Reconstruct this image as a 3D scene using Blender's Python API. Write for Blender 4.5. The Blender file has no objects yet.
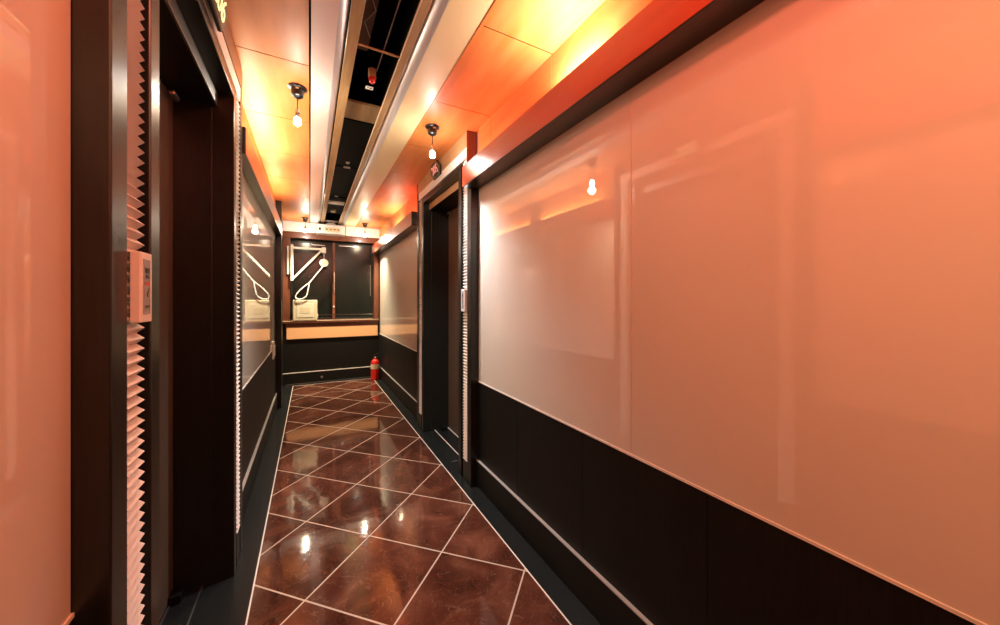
import bpy, bmesh, math, random
from mathutils import Vector, Matrix
random.seed(4)
H = 1.2                      # eye height; most heights below are given relative to the eye
CEIL = H + 1.108
C = bpy.context.scene.collection
PI = math.pi

# ------------------------------------------------------------------ materials
def new_mat(name):
    m = bpy.data.materials.new(name); m.use_nodes = True
    nt = m.node_tree
    return m, nt, nt.nodes['Principled BSDF']
def plain(name, col, rough=.5, metal=0, coat=0, coat_r=.03, emit=None, es=0, spec=.5):
    m, nt, p = new_mat(name)
    p.inputs['Base Color'].default_value = (*col, 1)
    p.inputs['Roughness'].default_value = rough
    p.inputs['Metallic'].default_value = metal
    p.inputs['Coat Weight'].default_value = coat
    p.inputs['Coat Roughness'].default_value = coat_r
    p.inputs['Specular IOR Level'].default_value = spec
    if emit:
        p.inputs['Emission Color'].default_value = (*emit, 1)
        p.inputs['Emission Strength'].default_value = es
    return m
def mottled(name, c1, c2, scale=(1, 1, 1), nscale=6, detail=4, rough=.4, coat=0, coat_r=.03, metal=0, bump=0, spec=.5):
    m, nt, p = new_mat(name)
    N = nt.nodes; L = nt.links
    tc = N.new('ShaderNodeTexCoord'); mp = N.new('ShaderNodeMapping')
    mp.inputs['Scale'].default_value = scale
    nz = N.new('ShaderNodeTexNoise'); nz.inputs['Scale'].default_value = nscale; nz.inputs['Detail'].default_value = detail
    cr = N.new('ShaderNodeValToRGB')
    cr.color_ramp.elements[0].position = .3; cr.color_ramp.elements[1].position = .7
    cr.color_ramp.elements[0].color = (*c1, 1); cr.color_ramp.elements[1].color = (*c2, 1)
    L.new(tc.outputs['Object'], mp.inputs[0]); L.new(mp.outputs[0], nz.inputs[0])
    L.new(nz.outputs[0], cr.inputs[0]); L.new(cr.outputs[0], p.inputs['Base Color'])
    p.inputs['Roughness'].default_value = rough; p.inputs['Metallic'].default_value = metal
    p.inputs['Coat Weight'].default_value = coat; p.inputs['Coat Roughness'].default_value = coat_r
    p.inputs['Specular IOR Level'].default_value = spec
    if bump:
        b = N.new('ShaderNodeBump'); b.inputs['Strength'].default_value = bump; b.inputs['Distance'].default_value = .001
        L.new(nz.outputs[0], b.inputs['Height']); L.new(b.outputs[0], p.inputs['Normal'])
    return m

WENGE = mottled('wenge wood', (.0045, .0048, .0035), (.0100, .0098, .0075), (60, 60, 2), 4, 4, .5, bump=.15, spec=.25)
FRAME = mottled('wenge frame lacquer', (.0060, .0064, .0050), (.0125, .0125, .0100), (40, 40, 2), 4, 4, .32, spec=.45)
BANDWOOD = mottled('cherry brown band veneer', (.40, .052, .015), (.50, .075, .024), (5, .8, 5), 3, 5, .32, coat=.5, coat_r=.15)
WENGE_H = mottled('wenge lacquer horizontal', (.020, .013, .010), (.040, .026, .019), (60, 2, 60), 4, 4, .28, coat=.3, coat_r=.12)
LEAF = mottled('door veneer', (.085, .058, .038), (.120, .085, .058), (50, 50, 1.5), 4, 4, .4)
CEILWOOD = mottled('ceiling cherry veneer', (.62, .19, .042), (.76, .27, .085), (5, .8, 5), 3, 5, .5, coat=.1, coat_r=.3, spec=.25)
REDWOOD = mottled('red brown frame wood', (.10, .030, .014), (.17, .055, .026), (30, 30, 3), 3, 4, .35, coat=.3, coat_r=.1)
TANWOOD = mottled('tan trim wood', (.40, .25, .12), (.50, .32, .16), (20, 3, 3), 3, 4, .35, coat=.3, coat_r=.1)
GLASS = plain('back painted milk glass', (.74, .67, .57), .55, coat=1.0, coat_r=.012)
GLASS.node_tree.nodes['Principled BSDF'].inputs['Coat IOR'].default_value = 1.85
GREYBEAD = plain('dim grey bead', (.34, .32, .29), .4)
BEAD = plain('pale bead trim', (.78, .72, .64), .35)
RIDGE = plain('ridged aluminium strip', (.74, .70, .66), .38, metal=.15)
WHITE = plain('white lacquer', (.86, .84, .80), .35, coat=.3)
BEAMG = plain('satin gold beam paint', (.78, .62, .34), .45, coat=.12, coat_r=.2)
BEAMGREY = plain('beam edge with painted grey highlight', (.62, .62, .64), .35, metal=.3)  # grey highlight along the beam chamfers, put into the colour
BEAMP = plain('satin beam paint with pink light', (.82, .62, .58), .45, coat=.12, coat_r=.2)  # pink of the red light is put into this beam colour
BEAM = plain('satin beam paint', (.72, .62, .50), .5, coat=.12, coat_r=.2)
LIP = mottled('golden lip veneer', (.32, .19, .085), (.42, .26, .12), (20, 2, 20), 3, 3, .33, coat=.3, coat_r=.1)
BLACK = plain('matt black', (.004, .004, .0035), .6, spec=.12)
BLKGL = plain('black glass', (.006, .008, .006), .22, spec=.5)
PLASTIC = plain('black plastic', (.012, .012, .014), .3)
CHROME = plain('chrome', (.75, .75, .75), .18, metal=1)
STEEL = plain('brushed steel', (.45, .44, .43), .35, metal=1)
CREAMP = plain('cream plastic', (.50, .43, .28), .4)
PANELP = plain('pale cream plastic', (.56, .50, .36), .4)
ARMW = plain('off white enamel', (.60, .55, .47), .4)
WHITEP = plain('white plastic', (.80, .79, .76), .35)
RED = plain('red enamel', (.62, .02, .012), .25, coat=.6)
LABELM = plain('cream label paper', (.78, .62, .42), .5)
LABELW = plain('white label paper', (.75, .73, .66), .5)
INK = plain('dark ink', (.02, .02, .02), .5)
REDINK = plain('red ink', (.55, .05, .03), .5)
GREYD = plain('grey display', (.30, .29, .31), .25)
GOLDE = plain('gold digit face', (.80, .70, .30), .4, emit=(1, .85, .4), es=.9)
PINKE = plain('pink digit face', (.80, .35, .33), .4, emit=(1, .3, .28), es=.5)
SIGNM = plain('olive sign face', (.10, .08, .025), .3)
BULB = plain('bulb glass lit', (1, 1, 1), .3, emit=(1, .93, .82), es=260)
LBOX = plain('tan box face with painted glow', (.60, .30, .12), .5, emit=(1, .48, .20), es=.22)  # weak emission paints lamplight onto a wood band that is no lamp
ROPE = plain('white rope', (.75, .74, .70), .7)
GRANITE = mottled('black granite', (.007, .009, .009), (.016, .018, .018), (1, 1, 1), 220, 3, .24, spec=.4)
CARD = plain('plaster', (.35, .25, .2), .8)

def tile_material():
    m, nt, p = new_mat('brown marble tile'); N = nt.nodes; L = nt.links
    def M(op, a, b=None, c=None):
        n = N.new('ShaderNodeMath'); n.operation = op
        for i, v in enumerate((a, b, c)):
            if v is None: continue
            if isinstance(v, (int, float)): n.inputs[i].default_value = v
            else: L.new(v, n.inputs[i])
        return n.outputs[0]
    tc = N.new('ShaderNodeTexCoord'); sx = N.new('ShaderNodeSeparateXYZ'); L.new(tc.outputs['Object'], sx.inputs[0])
    x = M('SUBTRACT', sx.outputs[0], -.018); y = M('SUBTRACT', sx.outputs[1], 1.607)
    P = .570
    u = M('DIVIDE', M('ADD', x, y), P); v = M('DIVIDE', M('SUBTRACT', x, y), P)
    def edge(w):
        f = M('FRACT', w); return M('MINIMUM', f, M('SUBTRACT', 1.0, f))
    e = M('MINIMUM', edge(u), edge(v))
    g = M('LESS_THAN', e, .0085)
    cb = N.new('ShaderNodeCombineXYZ'); L.new(M('FLOOR', u), cb.inputs[0]); L.new(M('FLOOR', v), cb.inputs[1])
    wn = N.new('ShaderNodeTexWhiteNoise'); L.new(cb.outputs[0], wn.inputs['Vector'])
    # shifted per tile vein pattern
    va = N.new('ShaderNodeVectorMath'); va.operation = 'MULTIPLY_ADD'
    L.new(wn.outputs['Color'], va.inputs[0]); va.inputs[1].default_value = (7, 7, 7); L.new(tc.outputs['Object'], va.inputs[2])
    n1 = N.new('ShaderNodeTexNoise'); n1.inputs['Scale'].default_value = 3.5; n1.inputs['Detail'].default_value = 8; n1.inputs['Distortion'].default_value = 1.5
    L.new(va.outputs[0], n1.inputs['Vector'])
    cr = N.new('ShaderNodeValToRGB'); el = cr.color_ramp.elements
    el[0].position = .28; el[0].color = (.046, .013, .008, 1); el[1].position = .75; el[1].color = (.175, .065, .036, 1)
    e2 = el.new(.52); e2.color = (.090, .028, .016, 1)
    L.new(n1.outputs[0], cr.inputs[0])
    n2 = N.new('ShaderNodeTexNoise'); n2.inputs['Scale'].default_value = 7; n2.inputs['Detail'].default_value = 6; n2.inputs['Distortion'].default_value = 2.5
    L.new(va.outputs[0], n2.inputs['Vector'])
    vein = M('LESS_THAN', M('ABSOLUTE', M('SUBTRACT', n2.outputs[0], .5)), .006)
    mx = N.new('ShaderNodeMix'); mx.data_type = 'RGBA'; L.new(M('MULTIPLY', vein, .16), mx.inputs[0])
    L.new(cr.outputs[0], mx.inputs[6]); mx.inputs[7].default_value = (.38, .24, .16, 1)
    hs = N.new('ShaderNodeHueSaturation'); L.new(mx.outputs[2], hs.inputs['Color'])
    L.new(M('ADD', .75, M('MULTIPLY', wn.outputs['Value'], .5)), hs.inputs['Value'])
    m2 = N.new('ShaderNodeMix'); m2.data_type = 'RGBA'; L.new(g, m2.inputs[0]); L.new(hs.outputs[0], m2.inputs[6])
    m2.inputs[7].default_value = (.50, .38, .29, 1)
    L.new(m2.outputs[2], p.inputs['Base Color'])
    L.new(M('ADD', .07, M('MULTIPLY', g, .4)), p.inputs['Roughness'])
    p.inputs['Specular IOR Level'].default_value = .75
    n3 = N.new('ShaderNodeTexNoise'); n3.inputs['Scale'].default_value = 9; L.new(tc.outputs['Object'], n3.inputs['Vector'])
    bp = N.new('ShaderNodeBump'); bp.inputs['Strength'].default_value = .06; bp.inputs['Distance'].default_value = .01
    L.new(M('SUBTRACT', n3.outputs[0], M('MULTIPLY', g, .15)), bp.inputs['Height']); L.new(bp.outputs[0], p.inputs['Normal'])
    return m
TILE = tile_material()

# ------------------------------------------------------------------ mesh helpers (rel z -> absolute through H)
def box(bm, x0, x1, y0, y1, z0, z1, rel=True):
    if x0 > x1: x0, x1 = x1, x0
    if y0 > y1: y0, y1 = y1, y0
    if z0 > z1: z0, z1 = z1, z0
    h = H if rel else 0
    vs = [bm.verts.new((x, y, z + h)) for x in (x0, x1) for y in (y0, y1) for z in (z0, z1)]
    for f in ((0, 1, 3, 2), (4, 6, 7, 5), (0, 4, 5, 1), (2, 3, 7, 6), (0, 2, 6, 4), (1, 5, 7, 3)):
        bm.faces.new([vs[i] for i in f])
def lathe(bm, prof, center, seg=24, axis='Z'):
    rings = []
    for r, z in prof:
        ring = []
        for k in range(seg):
            a = 2 * PI * k / seg; p = (r * math.cos(a), r * math.sin(a), z)
            if axis == 'X': p = (p[2], p[0], p[1])
            if axis == 'Y': p = (p[0], p[2], p[1])
            ring.append(bm.verts.new(Vector(center) + Vector(p)))
        rings.append(ring)
    for a, b in zip(rings, rings[1:]):
        for k in range(seg): bm.faces.new((a[k], a[(k + 1) % seg], b[(k + 1) % seg], b[k]))
    bm.faces.new(rings[0][::-1]); bm.faces.new(rings[-1])
def tube(bm, pts, r, seg=8):
    pts = [Vector(p) for p in pts]; rings = []
    for i, p in enumerate(pts):
        d = (pts[min(i + 1, len(pts) - 1)] - pts[max(i - 1, 0)]).normalized()
        up = Vector((0, 0, 1)) if abs(d.z) < .9 else Vector((1, 0, 0))
        s = d.cross(up).normalized(); t = s.cross(d)
        rings.append([bm.verts.new(p + r * (math.cos(2 * PI * k / seg) * s + math.sin(2 * PI * k / seg) * t)) for k in range(seg)])
    for a, b in zip(rings, rings[1:]):
        for k in range(seg): bm.faces.new((a[k], a[(k + 1) % seg], b[(k + 1) % seg], b[k]))
    bm.faces.new(rings[0][::-1]); bm.faces.new(rings[-1])
def smooth_path(pts, n=8):
    P = [Vector(p) for p in pts]; out = []
    Q = [P[0]] + P + [P[-1]]
    for i in range(1, len(Q) - 2):
        for k in range(n):
            t = k / n; a, b, c, d = Q[i - 1], Q[i], Q[i + 1], Q[i + 2]
            out.append(.5 * ((2 * b) + (c - a) * t + (2 * a - 5 * b + 4 * c - d) * t * t + (3 * b - a - 3 * c + d) * t ** 3))
    out.append(P[-1]); return out
def prism(bm, poly, ext):
    """poly: list of 3-D points, ext: extrusion vector"""
    a = [bm.verts.new(p) for p in poly]; b = [bm.verts.new(Vector(p) + Vector(ext)) for p in poly]
    bm.faces.new(a[::-1]); bm.faces.new(b)
    n = len(a)
    for k in range(n): bm.faces.new((a[k], a[(k + 1) % n], b[(k + 1) % n], b[k]))
def obj(name, bm, mat, parent=None, bevel=0, smooth=False, props=None):
    bmesh.ops.recalc_face_normals(bm, faces=bm.faces)
    me = bpy.data.meshes.new(name); bm.to_mesh(me); bm.free()
    me.materials.append(mat)
    if smooth:
        for f in me.polygons: f.use_smooth = True
    o = bpy.data.objects.new(name, me); C.objects.link(o)
    if parent:
        o.parent = parent
        base = Vector((0, 0, 0)); q = parent
        while q: base += q.location; q = q.parent
        me.transform(Matrix.Translation(-base))
    if bevel:
        b = o.modifiers.new('bevel', 'BEVEL'); b.width = bevel; b.segments = 2; b.limit_method = 'ANGLE'; b.angle_limit = .7
    if smooth:
        s = o.modifiers.new('es', 'EDGE_SPLIT'); s.split_angle = .7
    return o
def tag(o, label, cat, group=None):
    o['label'] = label; o['category'] = cat
    if group: o['group'] = group
    return o
def thing(name, label, cat, loc=(0, 0, 0), group=None):
    o = bpy.data.objects.new(name, None); C.objects.link(o); o.location = loc; o.empty_display_size = .05
    return tag(o, label, cat, group)
def struct(name, bm, mat, bevel=0, parent=None):
    o = obj(name, bm, mat, parent, bevel)
    if not parent: o['kind'] = 'structure'
    return o
def sempty(name, loc=(0, 0, 0)):
    o = bpy.data.objects.new(name, None); C.objects.link(o); o.location = loc; o['kind'] = 'structure'; o.empty_display_size = .05
    return o
def boxes(*bs, rel=True):
    bm = bmesh.new()
    for b in bs: box(bm, *b, rel=rel)
    return bm
def text_obj(name, s, size, mat, parent, mtx, extrude=.001, align='CENTER'):
    cu = bpy.data.curves.new(name, 'FONT'); cu.body = s; cu.size = size; cu.extrude = extrude; cu.offset = 0
    cu.align_x = align; cu.align_y = 'CENTER'
    t = bpy.data.objects.new(name + '_tmp', cu); C.objects.link(t)
    bpy.context.view_layer.update()
    me = bpy.data.meshes.new_from_object(t.evaluated_get(bpy.context.evaluated_depsgraph_get()))
    bpy.data.objects.remove(t)
    me.transform(mtx); me.materials.clear(); me.materials.append(mat)
    o = bpy.data.objects.new(name, me); C.objects.link(o); o.parent = parent
    base = Vector((0, 0, 0)); q = parent
    while q: base += q.location; q = q.parent
    me.transform(Matrix.Translation(-base))
    return o

# ------------------------------------------------------------------ key planes
XL, XR = -.335, .96          # glass faces
YB, YE = -2.0, 5.80          # back and end of corridor
GB, GT = -.500, .718         # glass bottom / top (rel)
GBR = -.523
BT = .851                    # top of the cornice band
D1 = (.88, 2.05)             # left door casing
D2 = (2.13, 3.30)           # right door casing
DL, DR = .29, .905            # casing fronts

# ------------------------------------------------------------------ floor
fl = struct('floor', boxes((-.205, .845, YB, 5.68, -.05, 0), rel=False), TILE)
struct('trim_1', boxes((-.70, -.211, YB, YE, -.05, 0), rel=False), GRANITE)['label'] = 'black granite border along the left wall'
struct('trim_2', boxes((.851, 1.35, YB, YE, -.05, 0), rel=False), GRANITE)
struct('trim_3', boxes((-.211, .851, 5.686, YE, -.05, 0), rel=False), GRANITE)
struct('trim_4', boxes((-.211, -.205, YB, 5.686, -.05, .0006), (.845, .851, YB, 5.686, -.05, .0006), (-.205, .845, 5.68, 5.686, -.05, .0006), rel=False), BEAD)

# ------------------------------------------------------------------ side walls
def wall(side, nums):
    s = -1 if side == 'left' else 1
    xg = XL if s < 0 else XR
    gb = GB if s < 0 else GBR
    door = D1 if s < 0 else D2
    X = lambda d: xg + s * d          # d > 0 goes into the wall
    root = struct('wall_' + side, boxes((X(.012), X(.40), YB, door[0] + .15, -H, 1.30), (X(.012), X(.40), door[1] - .15, YE, -H, 1.30),
                                        (X(.012), X(.40), door[0] + .15, door[1] - .15, .90, 1.30)), CARD)
    runs = [(YB, .82), (2.11, 4.62)] if s < 0 else [(YB, 2.07), (3.36, YE)]
    # dark lower boards with open joints
    bm = bmesh.new()
    for a, b in runs:
        js = [y for y in [1.59 - .505 * k for k in range(-9, 8)] if a + .03 < y < b - .03]
        e = [a] + sorted(js) + [b]
        for p, q in zip(e, e[1:]): box(bm, X(.0), X(.012), p + .0012, q - .0012, -H, gb - .006)
    o = struct(nums[0], bm, WENGE)
    obj('joint_backing', boxes(*[(X(.004), X(.0119), a, b, -H, gb - .006) for a, b in runs]), BLACK, o)
    obj('bead', boxes(*[(X(-.003), X(.012), a, b, gb - .007, gb) for a, b in runs]), BEAD, o)
    # veneer fascia between band and ceiling, panels of 0.61 m
    bm = bmesh.new()
    for a, b in [(YB, door[0] - .06), (door[1] + .06, YE)]:
        e = [a] + [y for y in SEAMS if a + .02 < y < b - .02] + [b]
        for p, q in zip(e, e[1:]): box(bm, X(0), X(.012), p + .0015, q - .0015, GT, 1.108)
    struct(nums[1], bm, CEILWOOD, .001)
    return root, X, runs
SEAMS = [1.284 + .613 * k for k in range(-6, 8)]
wl, XLf, runsL = wall('left', ('trim_27', 'trim_28'))
wr, XRf, runsR = wall('right', ('trim_29', 'trim_30'))
# dark fillers where there is no glass
struct('trim_5', boxes((-.335, -.36, 4.40, 4.62, GB - .007, GT), (-.335, -.36, 4.72, YE, -H, 1.108), (-.28, -.34, 4.62, 4.72, -H, 1.108)), FRAME, .003)
struct('trim_6', boxes((.96, .985, 5.72, YE, GBR, GT)), FRAME)
# frame posts between the glass and the door casings
struct('trim_7', boxes((-.29, -.36, .82, .88, -H, 1.108)), FRAME, .003)
struct('trim_8', boxes((-.29, -.36, 2.05, 2.11, -H, 1.108)), FRAME, .003)
struct('trim_9', boxes((.905, .985, 2.07, 2.13, -H, .86), ), FRAME, .003)
struct('trim_10', boxes((.905, .985, 3.30, 3.36, -H, 1.108)), FRAME, .003)
# cornice bands over the glass
struct('trim_11', boxes((-.278, -.336, 2.115, 4.60, GT, BT)), WENGE_H, .003)
struct('trim_12', boxes((-.278, -.336, YB, .815, GT, BT)), WENGE_H, .003)
struct('trim_13', boxes((.855, .961, YB, 2.09, GT, BT)), WENGE_H, .003)
struct('trim_14', boxes((.855, .961, 3.365, YE, GT, BT)), WENGE_H, .003)
def band_face(parent_name, *b):
    obj('front_face', boxes(b), BANDWOOD, bpy.data.objects[parent_name], bevel=.001)
band_face('trim_11', -.2775, -.2765, 2.118, 4.597, GT + .003, BT - .003)
band_face('trim_12', -.2775, -.2765, YB, .812, GT + .003, BT - .003)
band_face('trim_13', .8545, .8535, YB, 2.087, GT + .003, BT - .003)
band_face('trim_14', .8545, .8535, 3.368, YE, GT + .003, BT - .003)
struct('trim_26', boxes((.901, .972, 2.124, 2.1295, .86, 1.108), (.901, .972, 3.3005, 3.305, .86, 1.108)), REDWOOD)
# skirting
def skirt(name, X, runs):
    root = struct(name, boxes(*[(X(-.014), X(.002), a, b, -H, -1.035) for a, b in runs]), WENGE, .002)
    obj('top_bead', boxes(*[(X(-.0155), X(.002), a, b, -1.035, -1.0305) for a, b in runs]), GREYBEAD, root)
skirt('baseboard_left', XLf, [(YB, .82), (2.11, 4.62)])
skirt('baseboard_right', XRf, runsR)

# glass panels
def glass(xg, s, y0, y1, zb, label, grp=None):
    o = obj('glass_panel', boxes((xg, xg + s * .0118, y0 + .002, y1 - .002, zb, GT)), GLASS, bevel=.0012)
    tag(o, label, 'wall panel')
glass(XR, 1, .84, 2.07, GBR, 'pale milk glass wall panel beside the right door, grey white at its far end')
glass(XR, 1, -.60, .84, GBR, 'large salmon glass wall panel nearest on the right, reflecting the number sign')
struct('trim_32', boxes((XR, XR + .0118, -1.998, -.602, GBR, GT)), GLASS)
glass(XR, 1, 3.36, 5.72, GBR, 'cream yellow glass wall panel beyond the right door, above the extinguisher')
glass(XL, -1, 2.11, 4.40, GB, 'olive grey glass wall panel beyond the left door, reflecting the window')
glass(XL, -1, -.60, .82, GB, 'coral pink glass wall panel nearest on the left edge')
struct('trim_33', boxes((XL, XL - .0118, -1.998, -.602, GB, GT)), GLASS)
struct('trim_15', boxes((XR + .003, XR + .0118, .838, .842, GBR, GT), (XR + .003, XR + .0118, -.602, -.598, GBR, GT), (XL - .003, XL - .0118, -.602, -.598, GB, GT)), BEAD)

# ------------------------------------------------------------------ doors
def door(name, s, front, wallx, y0, y1, leaf_d, handle_near=True):
    X = lambda d: s * front + s * d if s > 0 else -front - d
    root = sempty(name, (X(0), (y0 + y1) / 2, 0))
    rg, gv, tr = .075, .030, .050
    a0, a1 = y0 + rg, y0 + rg + gv              # groove
    b0, b1 = a1, a1 + tr                        # inner trim
    o0, o1 = b1, y1 - (b1 - y0)                 # opening
    back = X(leaf_d + .05)
    # ridged strips: zigzag profile running up each side
    for (ya, yb) in ((y0 + .002, a0), (y1 - rg, y1 - .002)):
        bm = bmesh.new(); pitch = .0205; dep = .0125
        n = int((H + .937 - .13) / pitch); prev = None
        zs = []
        for k in range(n):
            zs.append((.13 + k * pitch, dep)); zs.append((.13 + k * pitch + pitch * .5, 0))
        zs.append((0, dep)); zs[-1] = (H + .937, dep)
        for z, d in zs:
            cur = [bm.verts.new((X(d), ya, z)), bm.verts.new((X(d), yb, z)), bm.verts.new((X(.03), ya, z)), bm.verts.new((X(.03), yb, z))]
            if prev:
                bm.faces.new((prev[0], prev[1], cur[1], cur[0])); bm.faces.new((prev[0], cur[0], cur[2], prev[2]))
                bm.faces.new((prev[1], prev[3], cur[3], cur[1])); bm.faces.new((prev[2], cur[2], cur[3], prev[3]))
            prev = cur
        obj('ridged_strip', bm, RIDGE, root)
        obj('plinth', boxes((X(.002), X(.03), ya, yb, 0, .128), rel=False), FRAME, root, bevel=.002)
    obj('groove', boxes((X(.025), X(.09), y0, b0, -H, 1.108), (X(.025), X(.09), y1 - (b0 - y0), y1, -H, 1.108), (X(.025), X(.09), y0, y1, .905, 1.108)), BLACK, root)
    obj('header_panel', boxes((X(.0), X(.025), y0 + .002, y1 - .002, .937, 1.004)), WHITE, root, bevel=.0015)
    obj('header_trim', boxes((X(-.004), X(.025), y0, y1, 1.004, 1.108)), TANWOOD if s > 0 else REDWOOD, root, bevel=.002)
    obj('inner_casing', boxes((X(0), X(.09), b0, b1, -H, .925), (X(0), X(.09), o1, o1 + tr, -H, .925), (X(0), X(.09), b1, o1, .882, .925)), FRAME, root, bevel=.003)
    fr = obj('door_frame', boxes((X(.075), back, b1 - .02, o0 + .004, -H, .882), (X(.075), back, o1 - .004, o1 + .02, -H, .882), (X(.062), back, o0, o1, .824, .884)), FRAME, root, bevel=.002)
    obj('frame_lip', boxes((X(.056), X(.0625), o0, o1, .824, .880)), TANWOOD if s > 0 else STEEL, fr)
    leaf = obj('door_leaf', boxes((X(leaf_d), X(leaf_d + .045), o0 + .004, o1 - .004, -H + .008, .822)), LEAF, root, bevel=.002)
    obj('reveal_back', boxes((X(leaf_d + .05), X(leaf_d + .07), o0 - .02, o1 + .02, -H, .9)), BLACK, root)
    # lever handle
    hy = o0 + .07 if handle_near else o1 - .07; dy = 1 if handle_near else -1
    hb = bmesh.new(); xx = X(leaf_d)
    lathe(hb, [(.026, 0), (.026, .008), (.011, .011), (.011, .05)] if s < 0 else [(.026, 0), (.026, -.008), (.011, -.011), (.011, -.05)], (xx, hy, H - .13), 20, 'X')
    tube(hb, smooth_path([(xx - s * .046, hy, H - .13), (xx - s * .05, hy + dy * .03, H - .13), (xx - s * .05, hy + dy * .13, H - .132)]), .009)
    obj('lever_handle', hb, CHROME, leaf, smooth=True)
    # closer housing under the head
    cb = bmesh.new(); lathe(cb, [(.004, 0), (.010, .004), (.011, .02), (.011, .06), (.008, .065)], (X(leaf_d - .025), o1 - .12, H + .796), 14, 'Y')
    obj('door_roller', cb, STEEL, fr, smooth=True)
    # threshold lines and stop
    obj('threshold', boxes((X(.105), X(.110), o0, o1, 0, .004), (X(leaf_d - .008), X(leaf_d - .002), o0, o1, 0, .006), rel=False), BEAD if s > 0 else STEEL, root)
    obj('floor_stop', boxes((X(.16), X(.20), o1 - .07, o1 - .02, 0, .035), rel=False), BLACK, root, bevel=.004)
    obj('joint', boxes((X(.02), X(.10), o0 + .18, o0 + .183, 0, .0008), rel=False), GREYD, root)
    return root, X, leaf
d1, X1, leaf1 = door('door_1', -1, DL, XL, D1[0], D1[1], .20)
d2, X2, leaf2 = door('door_2', 1, DR, XR, D2[0], D2[1], .24)

# hexagonal number signs, leaning forward at the top
def sign(s, xf, yc, zc, txt, mat, label, grp=None):
    t = thing('door_number_sign', label, 'sign', (xf, yc, H + zc))
    ang = math.radians(8 if s < 0 else 16)
    # local frame: e1 along reading direction, e2 up, n outward to the corridor
    n0 = Vector((1, 0, 0)) if s < 0 else Vector((-1, 0, 0))
    up = Vector((0, 0, 1)); e1 = up.cross(n0)
    n = n0 * math.cos(ang) - up * math.sin(ang)
    e2 = up * math.cos(ang) + n0 * math.sin(ang)
    c = Vector((xf, yc, H + zc)) + n0 * .022
    hex_ = [(-.122, 0), (-.082, -.056), (.082, -.056), (.122, 0), (.082, .056), (-.082, .056)]
    bm = bmesh.new(); prism(bm, [c + e1 * a + e2 * b for a, b in hex_], -n * .012)
    obj('plaque', bm, PLASTIC, t, bevel=.002)
    bm = bmesh.new(); prism(bm, [c + n * .0002 + e1 * a * .92 + e2 * b * .88 for a, b in hex_], n * .0015)
    fp = obj('face_plate', bm, SIGNM, t)
    mtx = Matrix((( e1.x, e2.x, n.x, 0), (e1.y, e2.y, n.y, 0), (e1.z, e2.z, n.z, 0), (0, 0, 0, 1)))
    mtx.translation = c + n * .003
    text_obj('digits', txt, .105 if s < 0 else .09, mat, fp, mtx)
    bm = boxes((xf, xf + n0.x * .02, yc - .05, yc + .05, zc - .035, zc + .035))
    obj('mounting_block', bm, PLASTIC, t)
sign(-1, -.29 + .0045, 1.460, .988, '206', GOLDE, 'black hexagonal sign with gold digits 206 over the left door')
sign(1, .905 - .0045, 2.72, 1.035, '205', PINKE, 'small dark hexagonal sign with pink digits above the right door, behind the hanging lamp')

# key switch plates on the ridged strips
def switch_plate(s, xf, ya, yb, z0, z1, label):
    t = thing('room_switch_plate', label, 'switch plate', (xf, (ya + yb) / 2, H + z0))
    d = .015; xo = xf - s * d
    obj('housing', boxes((xf, xo, ya, yb, z0, z1)), WHITEP, t, bevel=.002)
    w = yb - ya; hh = z1 - z0
    dp = obj('display', boxes((xo, xo - s * .0012, ya + w * .22, yb - w * .22, z0 + hh * .12, z1 - hh * .10)), GREYD, t)
    xi = xo - s * .0012; xj = xi - s * .0008; ym = (ya + yb) / 2; k = w * .16
    obj('room_icon', boxes((xi, xj, ym - k, ym + k, z0 + hh * .70, z0 + hh * .78), (xi, xj, ym - k * .8, ym + k * .8, z0 + hh * .63, z0 + hh * .68)), INK, dp)
    obj('red_icon', boxes((xi, xj, ym - k, ym + k, z0 + hh * .53, z0 + hh * .58)), REDINK, dp)
    bm = bmesh.new()
    prism(bm, [(xi, ym - k * .3, H + z0 + hh * .40), (xi, ym + k * .9, H + z0 + hh * .49), (xi, ym + k * .2, H + z0 + hh * .42), (xi, ym + k * .1, H + z0 + hh * .36)], (-s * .0008, 0, 0))
    box(bm, xi, xj, ym - k, ym + k, z0 + hh * .21, z0 + hh * .24)
    obj('key_icon', bm, INK, dp)
switch_plate(-1, -.2895, .885, .938, -.042, .090, 'white switch plate with grey display on the near ridged strip of the left door')
switch_plate(1, .9045, 2.138, 2.195, -.075, .072, 'white switch plate on the ridged strip beside the right door')

# ------------------------------------------------------------------ ceiling
ce = struct('ceiling', boxes((-.8, 1.4, YB, YE + .3, 1.60, 1.70)), BLACK)
def veneer(x0, x1):
    bm = bmesh.new(); e = [YB] + [y for y in SEAMS if y > YB + .05] + [YE + .1]
    for a, b in zip(e, e[1:]): box(bm, x0, x1, a + .0032, b - .0032, 1.108, 1.125)
    box(bm, x0, x1, YB, YE + .1, 1.126, 1.135)
    return bm
obj('veneer_panels', veneer(-.36, -.004), CEILWOOD, ce)
obj('veneer_panels', veneer(.615, .985), CEILWOOD, ce)
obj('seam_backing', boxes((-.36, -.004, YB, YE, 1.110, 1.1275), (.615, .985, YB, YE, 1.110, 1.1275)), BLACK, ce)
def beam(x_out, x_ch, x_in, sgn):
    """flat bottom, rising chamfer towards the trough"""
    bm = bmesh.new()
    P = [(x_out, 1.104), (x_ch, 1.104), (x_ch + (x_in - x_ch) * .35, 1.109), (x_ch + (x_in - x_ch) * .7, 1.120), (x_in, 1.136), (x_in, 1.20), (x_out, 1.20)]
    prism(bm, [(x, YB, H + z) for x, z in P], (0, YE - YB, 0))
    return bm
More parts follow.
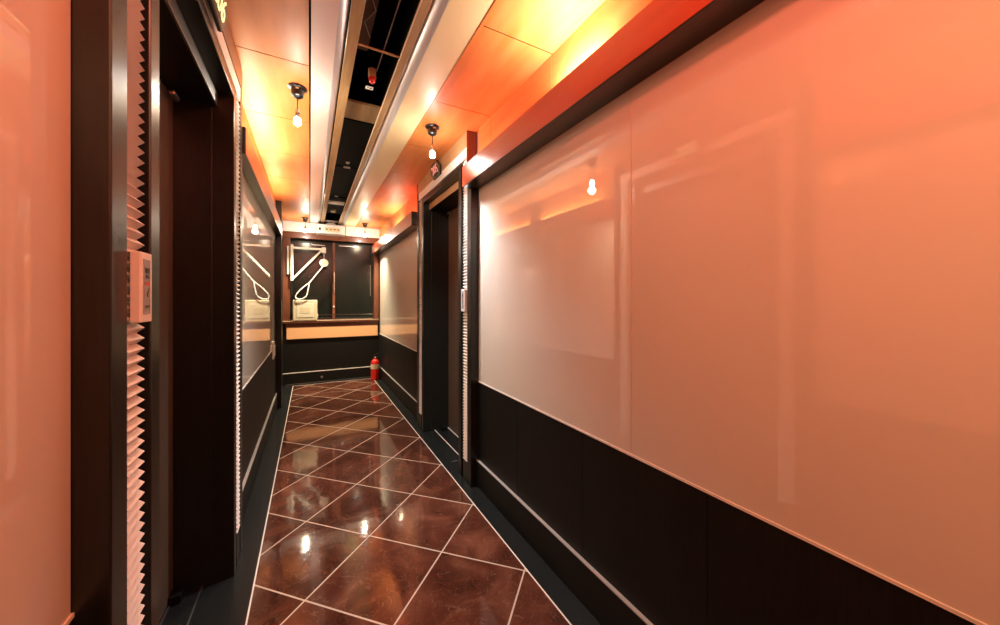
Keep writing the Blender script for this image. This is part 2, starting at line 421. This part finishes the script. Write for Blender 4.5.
for nm, args in (('trim_16', (.004, .0975, .1365, 1)), ('trim_17', (.600, .452, .405, -1))):
    o = struct(nm, beam(*args), BEAMP if nm == 'trim_16' else BEAMG)
    x0, x1 = (.0975, .1365) if nm == 'trim_16' else (.452, .405)
    P = [(x0, 1.1035), (x0 + (x1 - x0) * .35, 1.1085), (x0 + (x1 - x0) * .7, 1.1195), (x1, 1.1355), (x1, 1.139), (x0, 1.107)]
    bm = bmesh.new(); prism(bm, [(x, YB, H + z) for x, z in P], (0, YE - YB, 0)); obj('chamfer_edge', bm, BEAMGREY, o, smooth=True)
struct('trim_18', boxes((.137, .184, YB, YE, 1.118, 1.130), ), LIP, .002)
struct('trim_19', boxes((.368, .404, YB, YE, 1.118, 1.130), ), LIP, .002)
struct('trim_31', boxes((.366, .3685, YB, YE, 1.117, 1.130)), LABELM)
struct('trim_20', boxes((.600, .6125, YB, YE, 1.100, 1.2)), CEILWOOD, .001)
# trough interior
struct('trim_21', boxes((.10, .137, YB, YE, 1.13, 1.6), (.404, .44, YB, YE, 1.13, 1.6), (.05, .5, YB, YE, 1.58, 1.6), (.137, .404, YB, YE, 1.50, 1.51)), BLACK)
# black cover panels beyond the first stretch
bm = bmesh.new()
for a, b in ((2.54, 3.44), (3.46, 4.50), (4.52, 5.4)): box(bm, .138, .403, a, b, 1.20, 1.21)
struct('trim_22', bm, BLACK, .002)

def tb(name, bm, mat, label, cat, grp=None, **k): return tag(obj(name, bm, mat, **k), label, cat, grp)
tb('cross_bar', boxes((.184, .366, 1.655, 1.661, 1.122, 1.129)), LIP, 'thin brown crossbar spanning the dark ceiling trough', 'crossbar')
tb('cross_plate', boxes((.138, .403, 2.31, 2.53, 1.205, 1.22)), TANWOOD, 'wide tan wooden plate across the dark ceiling trough', 'plate')
tb('backing_board', boxes((.138, .264, .3, 1.95, 1.30, 1.31)), REDWOOD, 'brown board inside the ceiling trough behind the zigzag wire', 'board')
# zigzag wire lattice
bm = bmesh.new(); pts = []
y = .738; k = 0
while y < 1.90:
    pts.append((.222 if k % 2 else .258, y, H + 1.285)); y += .09; k += 1
tube(bm, pts, .0022, 6); tb('zigzag_wire', bm, CREAMP, 'pale zigzag wire lying along the ceiling trough', 'wire')
bm = bmesh.new(); tube(bm, [(.350, .9, H + 1.30), (.345, 1.5, H + 1.30), (.335, 2.1, H + 1.305)], .003, 6)
tb('conduit', bm, WHITEP, 'thin pale conduit running along the ceiling trough', 'conduit')
# alarm lamp in the trough
t = thing('alarm_lamp', 'small red domed alarm lamp hanging in the ceiling trough', 'alarm lamp', (.285, 1.93, H + 1.13))
bm = bmesh.new(); lathe(bm, [(.020, .06), (.020, .02), (.016, .015)], (.285, 1.93, H + 1.14), 18); obj('collar', bm, TANWOOD, t, smooth=True)
bm = bmesh.new(); lathe(bm, [(.002, -.012), (.010, -.010), (.016, -.002), (.018, .012), (.018, .02)], (.285, 1.93, H + 1.14), 18); obj('red_dome', bm, RED, t, smooth=True)
bm = bmesh.new(); tube(bm, [(.285, 1.93, H + 1.19), (.285, 1.93, H + 1.50)], .006); obj('stem', bm, BLACK, t)
t = thing('paper_tag', 'small white paper tag beside the red alarm lamp', 'tag', (.281, 2.0, H + 1.14))
pp = obj('paper', boxes((.262, .300, 1.985, 2.015, 1.140, 1.142)), LABELW, t)
obj('mark', boxes((.270, .278, 1.993, 1.999, 1.1392, 1.1398), (.283, .294, 1.997, 2.005, 1.1392, 1.1398)), INK, pp)
tb('notice_label', boxes((.275, .305, 3.31, 3.36, 1.196, 1.1985)), LABELW, 'white sticker on the first black ceiling cover panel', 'sticker')
tb('cover_clip', boxes((.265, .320, 3.445, 3.46, 1.190, 1.205)), WHITEP, 'pale clip at the joint between black ceiling covers', 'clip')
tb('notice_label', boxes((.250, .285, 4.46, 4.49, 1.196, 1.1985)), LABELW, 'white sticker on the second black ceiling cover panel', 'sticker')
tb('bracket_plate', boxes((.187, .363, 4.57, 4.68, 1.150, 1.165)), WHITEP, 'white bracket plate across the far end of the ceiling trough', 'plate', bevel=.002)
bm = bmesh.new(); lathe(bm, [(.034, .05), (.034, .01), (.028, 0), (.010, -.004)], (.27, 5.15, H + 1.165), 20)
tb('trough_downlight', bm, CREAMP, 'round pale downlight in the far end of the ceiling trough', 'light', smooth=True)

# ------------------------------------------------------------------ end wall
Y = YE
wf = struct('wall_far', boxes((-.6, 1.3, Y, Y + .3, -H, -.53), (-.6, 1.3, Y, Y + .3, .877, 1.3), (-.6, -.249, Y, Y + .3, -.53, .877), (.915, 1.3, Y, Y + .3, -.53, .877), (-.6, 1.3, Y + .25, Y + .3, -.53, .877)), WENGE)
bm = bmesh.new()
for a, b in ((-.335, .07), (.073, .48), (.483, .96)): box(bm, a, b, Y - .012, Y, -1.04, -.56)
obj('wainscot', bm, WENGE, wf)
o = struct('baseboard_far', boxes((-.335, .96, Y - .028, Y, -H, -1.04)), WENGE, .003)
obj('top_bead', boxes((-.335, .96, Y - .030, Y, -1.04, -1.032)), BEAD, o)
obj('rim', boxes((-.30, .94, Y - .036, Y - .028, -1.195, -1.188)), STEEL, o)
struct('trim_23', boxes((-.29, .935, Y - .03, Y, -.555, -.392)), LBOX, .003)
# lintel: pale beam with dark wood board below
struct('trim_24', boxes((-.335, .96, Y - .06, Y, .965, 1.108)), WHITE, .003)
struct('trim_25', boxes((-.335, .96, Y - .045, Y, .880, .965)), REDWOOD, .003)
w1 = sempty('window_1', (.33, Y, H - .3))
obj('window_sill', boxes((-.335, .95, Y - .05, Y + .24, -.330, -.300), (-.30, .945, Y - .02, Y + .01, -.392, -.330)), REDWOOD, w1, bevel=.003)
obj('sill_edge', boxes((-.335, .95, Y - .053, Y - .049, -.302, -.296)), LABELM, w1)
obj('window_frame', boxes((-.335, -.249, Y - .02, Y + .2, -.30, .880), (.885, .955, Y - .02, Y + .2, -.30, .880)), REDWOOD, w1, bevel=.003)
obj('mullion', boxes((.300, .335, Y + .09, Y + .112, -.30, .877)), REDWOOD, w1, bevel=.003)
gl = obj('window_pane', boxes((-.249, .320, Y + .15, Y + .158, -.27, .86)), BLKGL, w1)
obj('window_pane', boxes((.320, .885, Y + .12, Y + .128, -.27, .86)), BLKGL, w1)
for x0, x1, yy in ((-.249, .335, Y + .145), (.305, .885, Y + .115)):
    obj('sash', boxes((x0, x0 + .03, yy, yy + .03, -.30, .87), (x1 - .03, x1, yy, yy + .03, -.30, .87), (x0, x1, yy, yy + .03, -.30, -.262), (x0, x1, yy, yy + .03, .845, .877)), FRAME, w1, bevel=.002)
obj('sash_track', boxes((.09, .87, Y + .05, Y + .058, -.228, -.214), (-.24, .88, Y + .06, Y + .066, -.298, -.28)), CHROME, w1)
bm = bmesh.new(); box(bm, .312, .326, Y + .074, Y + .090, .10, .42)
obj('sash_pull', bm, CHROME, w1, bevel=.003)
bm = bmesh.new(); box(bm, .84, .85, Y + .10, Y + .116, .06, .55); obj('sash_pull', bm, STEEL, w1, bevel=.002)
bm = bmesh.new(); lathe(bm, [(.012, 0), (.012, -.012), (.006, -.02)], (.318, Y + .088, H - .10), 14, 'Y'); obj('catch', bm, WHITEP, w1, smooth=True)
obj('top_rail', boxes((.39, .62, Y + .09, Y + .1, .82, .835), (.02, .2, Y + .12, Y + .13, .815, .825)), STEEL, w1)

# emergency descent bracket
t = thing('escape_bracket', 'white folding escape bracket with triangular arm on the left window frame', 'bracket', (-.26, Y - .06, H + .55))
yb = Y - .065
obj('wall_plate', boxes((-.285, -.225, Y - .045, Y - .02, .36, .76)), ARMW, t, bevel=.004)
obj('post', boxes((-.240, -.205, yb - .015, yb + .02, .27, .78)), ARMW, t, bevel=.003)
bm = bmesh.new()
box(bm, -.215, .165, yb - .015, yb + .015, .720, .750)
d = Vector((.36, 0, .40)).normalized(); n = Vector((-d.z, 0, d.x)) * .013
a, b = Vector((-.215, yb - .010, H + .295)), Vector((.145, yb - .010, H + .715))
prism(bm, [a - n, b - n, b + n, a + n], (0, .02, 0))
obj('arm', bm, ARMW, t, bevel=.003)
obj('end_shackle', boxes((.150, .205, yb - .022, yb + .022, .680, .765)), ARMW, t, bevel=.006)
# descender reel with rope
t = thing('rope_reel', 'round white descent reel hanging from the bracket arm', 'reel', (.178, yb, H + .55))
bm = bmesh.new(); lathe(bm, [(.040, -.022), (.056, -.018), (.060, 0), (.056, .018), (.040, .022)], (.178, yb, H + .540), 28, 'Y'); dr = obj('drum', bm, ARMW, t, smooth=True)
bm = bmesh.new(); lathe(bm, [(.020, -.028), (.024, -.024), (.024, -.02)], (.178, yb, H + .540), 20, 'Y'); obj('hub', bm, CREAMP, dr, smooth=True)
bm = bmesh.new(); box(bm, .170, .186, yb - .006, yb + .006, .60, .69); obj('hanger', bm, STEEL, t, bevel=.002)
bm = bmesh.new()
tube(bm, smooth_path([(.165, yb - .01, H + .485), (.06, yb - .01, H + .34), (-.013, yb - .012, H + .236)]), .0075)
tube(bm, smooth_path([(-.010, yb - .012, H + .246), (-.10, yb - .016, H + .165), (-.165, yb - .018, H + .085), (-.178, yb - .018, H + .035), (-.150, yb - .018, H + .012), (-.09, yb - .018, H + .022), (-.045, yb - .018, H + .06), (-.025, yb - .018, H + .14), (-.008, yb - .014, H + .24)]), .0075)
obj('rope', bm, ROPE, t, smooth=True)
# box on the sill
t = thing('equipment_box', 'cream square equipment box standing on the left of the window sill', 'box', (-.05, Y - .03, H - .30))
bm = boxes((-.215, .095, Y - .058, Y + .06, -.299, .0)); obj('case', bm, CREAMP, t, bevel=.012)
lp = obj('lid_panel', boxes((-.165, .045, Y - .062, Y - .056, -.25, -.05)), PANELP, t, bevel=.003)
obj('lid_label', boxes((-.12, .0, Y - .064, Y - .061, -.19, -.10)), CREAMP, lp, bevel=.001)
obj('side_latch', boxes((.095, .103, Y - .03, Y - .005, -.25, -.20)), WHITEP, t)

# emergency light on the lintel
t = thing('emergency_light_unit', 'white boxy emergency light unit at the end of the ceiling trough', 'light', (.27, Y - .15, H + .95))
y0 = 5.56; y1 = 5.738
obj('case', boxes((.075, .455, y0, y1, .945, 1.075)), WHITEP, t, bevel=.008)
vp = obj('vent_panel', boxes((.18, .38, y0 - .003, y0 + .002, .972, 1.035)), LABELM, t, bevel=.002)
obj('switch', boxes((.105, .135, y0 - .005, y0 + .002, .985, 1.020)), INK, t, bevel=.002)
for xe in (.073, .450): obj('edge_band', boxes((xe, xe + .007, y0 - .002, y1, .95, 1.07)), INK, t)
for xx in (.21, .26, .31, .36): obj('slot', boxes((xx - .012, xx + .012, y0 - .0045, y0 - .002, .998, 1.012)), INK, vp)
bm = bmesh.new(); lathe(bm, [(.075, 0), (.070, .02), (.040, .042), (.01, .05)], (.265, 5.64, H + 1.075), 28); obj('lamp_dome', bm, WHITEP, t, smooth=True)
obj('cross_arm', boxes((.185, .355, 5.63, 5.65, 1.125, 1.15)), WHITEP, t, bevel=.003)
bm = bmesh.new(); lathe(bm, [(.016, -.006), (.02, 0)], (.265, 5.59, H + 1.095), 16, 'Y'); obj('sensor', bm, INK, t, smooth=True)

# fire extinguisher
ex, ey = .865, 5.58
t = thing('fire_extinguisher', 'red fire extinguisher with cream label standing in the far right corner', 'fire extinguisher', (ex, ey, 0))
bm = bmesh.new(); lathe(bm, [(.050, 0), (.062, .006), (.062, .24), (.056, .275), (.038, .300), (.022, .308), (.020, .325)], (ex, ey, .001), 32); obj('cylinder', bm, RED, t, smooth=True)
bm = bmesh.new(); lathe(bm, [(.0632, .165), (.0632, .235)], (ex, ey, 0), 32); obj('label_band', bm, LABELM, t, smooth=True)
bm = bmesh.new(); lathe(bm, [(.018, .322), (.020, .330), (.020, .345), (.012, .35)], (ex, ey, 0), 20); vv = obj('valve', bm, CHROME, t, smooth=True)
bm = bmesh.new()
prism(bm, [(ex - .02, ey - .010, .348), (ex + .075, ey - .010, .352), (ex + .078, ey - .010, .360), (ex - .02, ey - .010, .356)], (0, .02, 0))
prism(bm, [(ex - .02, ey - .010, .362), (ex + .065, ey - .010, .388), (ex + .063, ey - .010, .396), (ex - .02, ey - .010, .372)], (0, .02, 0))
obj('squeeze_handle', bm, PLASTIC, t, bevel=.001)
bm = bmesh.new(); tube(bm, smooth_path([(ex + .015, ey, .335), (ex + .055, ey - .01, .33), (ex + .072, ey - .01, .26), (ex + .070, ey - .01, .10)]), .008); obj('hose', bm, PLASTIC, t, smooth=True)
bm = bmesh.new(); lathe(bm, [(.010, -.022), (.010, -.032)], (ex, ey, .337), 14, 'Y'); obj('gauge', bm, WHITEP, vv, smooth=True)

# wall socket at the far end of the left glass
t = thing('wall_socket', 'small white wall socket at the lower far corner of the left glass', 'socket', (XL, 4.33, H - .42))
obj('plate', boxes((XL, XL + .012, 4.20, 4.30, -.60, -.42)), WHITEP, t, bevel=.003)
obj('cover', boxes((XL + .012, XL + .020, 4.22, 4.28, -.57, -.47)), LABELW, t, bevel=.002)
# low night light in the far skirting
bm = bmesh.new(); lathe(bm, [(.016, 0), (.018, -.004), (.010, -.008)], (.15, Y - .028, .075), 16, 'Y')
tb('skirting_stud', bm, STEEL, 'small metal stud on the dark skirting under the window', 'stud', smooth=True)

# ------------------------------------------------------------------ pendant lamps
def pendant():
    t = thing('pendant_lamp', 'x', 'pendant lamp', (0, 0, CEIL), 'black pendant lamps on the ceiling')
    bm = bmesh.new(); lathe(bm, [(.045, 0), (.045, -.006), (.030, -.012), (.028, -.045), (.012, -.055)], (0, 0, CEIL), 28); obj('canopy', bm, PLASTIC, t, smooth=True)
    bm = bmesh.new(); lathe(bm, [(.008, -.045), (.008, -.053)], (.0, -.040, CEIL + .025), 12); obj('screw', bm, CHROME, t)
    bm = bmesh.new(); tube(bm, [(0, 0, CEIL - .05), (0, 0, CEIL - .115)], .0025); obj('cord', bm, PLASTIC, t)
    bm = bmesh.new(); lathe(bm, [(.006, -.110), (.011, -.116), (.012, -.150), (.009, -.156)], (0, 0, CEIL), 18); sk = obj('socket', bm, CHROME, t, smooth=True)
    bm = bmesh.new(); lathe(bm, [(.009, -.154), (.014, -.164), (.018, -.176), (.016, -.190), (.006, -.198)], (0, 0, CEIL), 20); obj('bulb', bm, BULB, sk, smooth=True)
    return t
LAMPS = [(-.058, 2.12, 'black pendant lamp with glowing bulb nearest on the left ceiling'),
         (.690, 2.19, 'black pendant lamp with glowing bulb in front of the right door'),
         (-.055, 5.42, 'small far pendant lamp left of the emergency light'),
         (.700, 5.42, 'small far pendant lamp right of the emergency light')]
proto = pendant()
kids = list(proto.children)
for i, (x, y, lab) in enumerate(LAMPS):
    if i == 0: r = proto
    else:
        r = proto.copy(); C.objects.link(r)
        for ch in kids:
            c = ch.copy(); C.objects.link(c); c.parent = r
            for g in ch.children:
                d = g.copy(); C.objects.link(d); d.parent = c
    r.location = (x, y, CEIL); r['label'] = lab

# ------------------------------------------------------------------ end of the corridor behind the viewer
struct('wall_back', boxes((-.8, 1.4, YB - .1, YB, -H, 1.7)), WENGE)

# ------------------------------------------------------------------ lights
def light(kind, name, loc, energy, col, **k):
    l = bpy.data.lights.new(name, kind); l.energy = energy; l.color = col
    for a, b in k.items(): setattr(l, a, b)
    o = bpy.data.objects.new(name, l); C.objects.link(o); o.location = loc
    return o
WARM = (1, .74, .44); COOL = (1, .95, .90)
def aim(o, d): o.rotation_euler = Vector(d).to_track_quat('-Z', 'Y').to_euler()
for i, (x, y, _) in enumerate(LAMPS):
    light('POINT', 'pendant_light', (x, y, CEIL - .235), (2, .6, 3, 3)[i], WARM if i != 1 else (1, .62, .36), shadow_soft_size=.03)
    o = light('SPOT', 'pendant_spot', (x, y, CEIL - .225), (50, 105, 150, 150)[i], (.88, .94, 1) if i == 1 else (1, .87, .62), shadow_soft_size=.03, spot_size=math.radians(115), spot_blend=1)
# unseen fill lights, added to tint the near walls and ceiling coral and tan
light('AREA', 'added_tan_fill', (.55, -.45, CEIL - .02), 9.5, (1, .56, .27), size=.3, shape='DISK')
light('AREA', 'added_tan_fill', (.10, -1.3, CEIL - .02), 9, (1, .50, .27), size=.3, shape='DISK')
light('POINT', 'added_coral_fill', (.14, .30, CEIL - .05), 20, (1, .185, .105), shadow_soft_size=.05)
o = light('SPOT', 'added_red_spot', (.80, -.45, H + .55), 27, (1, .11, .075), shadow_soft_size=.08, spot_size=math.radians(100), spot_blend=1); aim(o, (-1, .75, -.25))  # unseen spot behind the camera, added to redden the near left wall
# unseen uplights on the cornices, added to brighten patches of the ceiling
for x, y, e, c, ln in ((.915, 1.08, 6.5, (1, .92, .80), .22), (.915, 1.80, 1.4, (1, .07, .015), .4), (.915, 3.75, .9, (1, .12, .04), .4), (.915, 4.4, 3.0, (1, .80, .55), .5),
                       (-.308, 2.75, 9.0, (1, .86, .62), .9), (-.308, 3.9, 5, (1, .66, .36), .9)):
    a = light('AREA', 'added_cove_fill', (x, y, H + BT + .03), e, c, size=.045, size_y=ln, shape='RECTANGLE'); a.rotation_euler = (PI, 0, 0)

w = bpy.data.worlds.new('world'); bpy.context.scene.world = w; w.use_nodes = True
w.node_tree.nodes['Background'].inputs[0].default_value = (.05, .03, .02, 1)
w.node_tree.nodes['Background'].inputs[1].default_value = .3

# ------------------------------------------------------------------ camera
cam = bpy.data.cameras.new('camera'); co = bpy.data.objects.new('camera', cam); C.objects.link(co)
cam.sensor_width = 36; cam.lens = 352 / 1000 * 36; cam.clip_start = .02
co.location = (0, 0, H); co.rotation_euler = (PI / 2, 0, -math.atan(190 / 352))
cam.shift_y = -12.5 / 1000
sc = bpy.context.scene; sc.camera = co
sc.view_settings.view_transform = 'Standard'; sc.view_settings.look = 'None'
sc.view_settings.exposure = .2; sc.view_settings.gamma = 1
sc.cycles.max_bounces = 8; sc.cycles.diffuse_bounces = 4; sc.cycles.glossy_bounces = 5
sc.cycles.use_denoising = True
sc.cycles.sample_clamp_indirect = 6
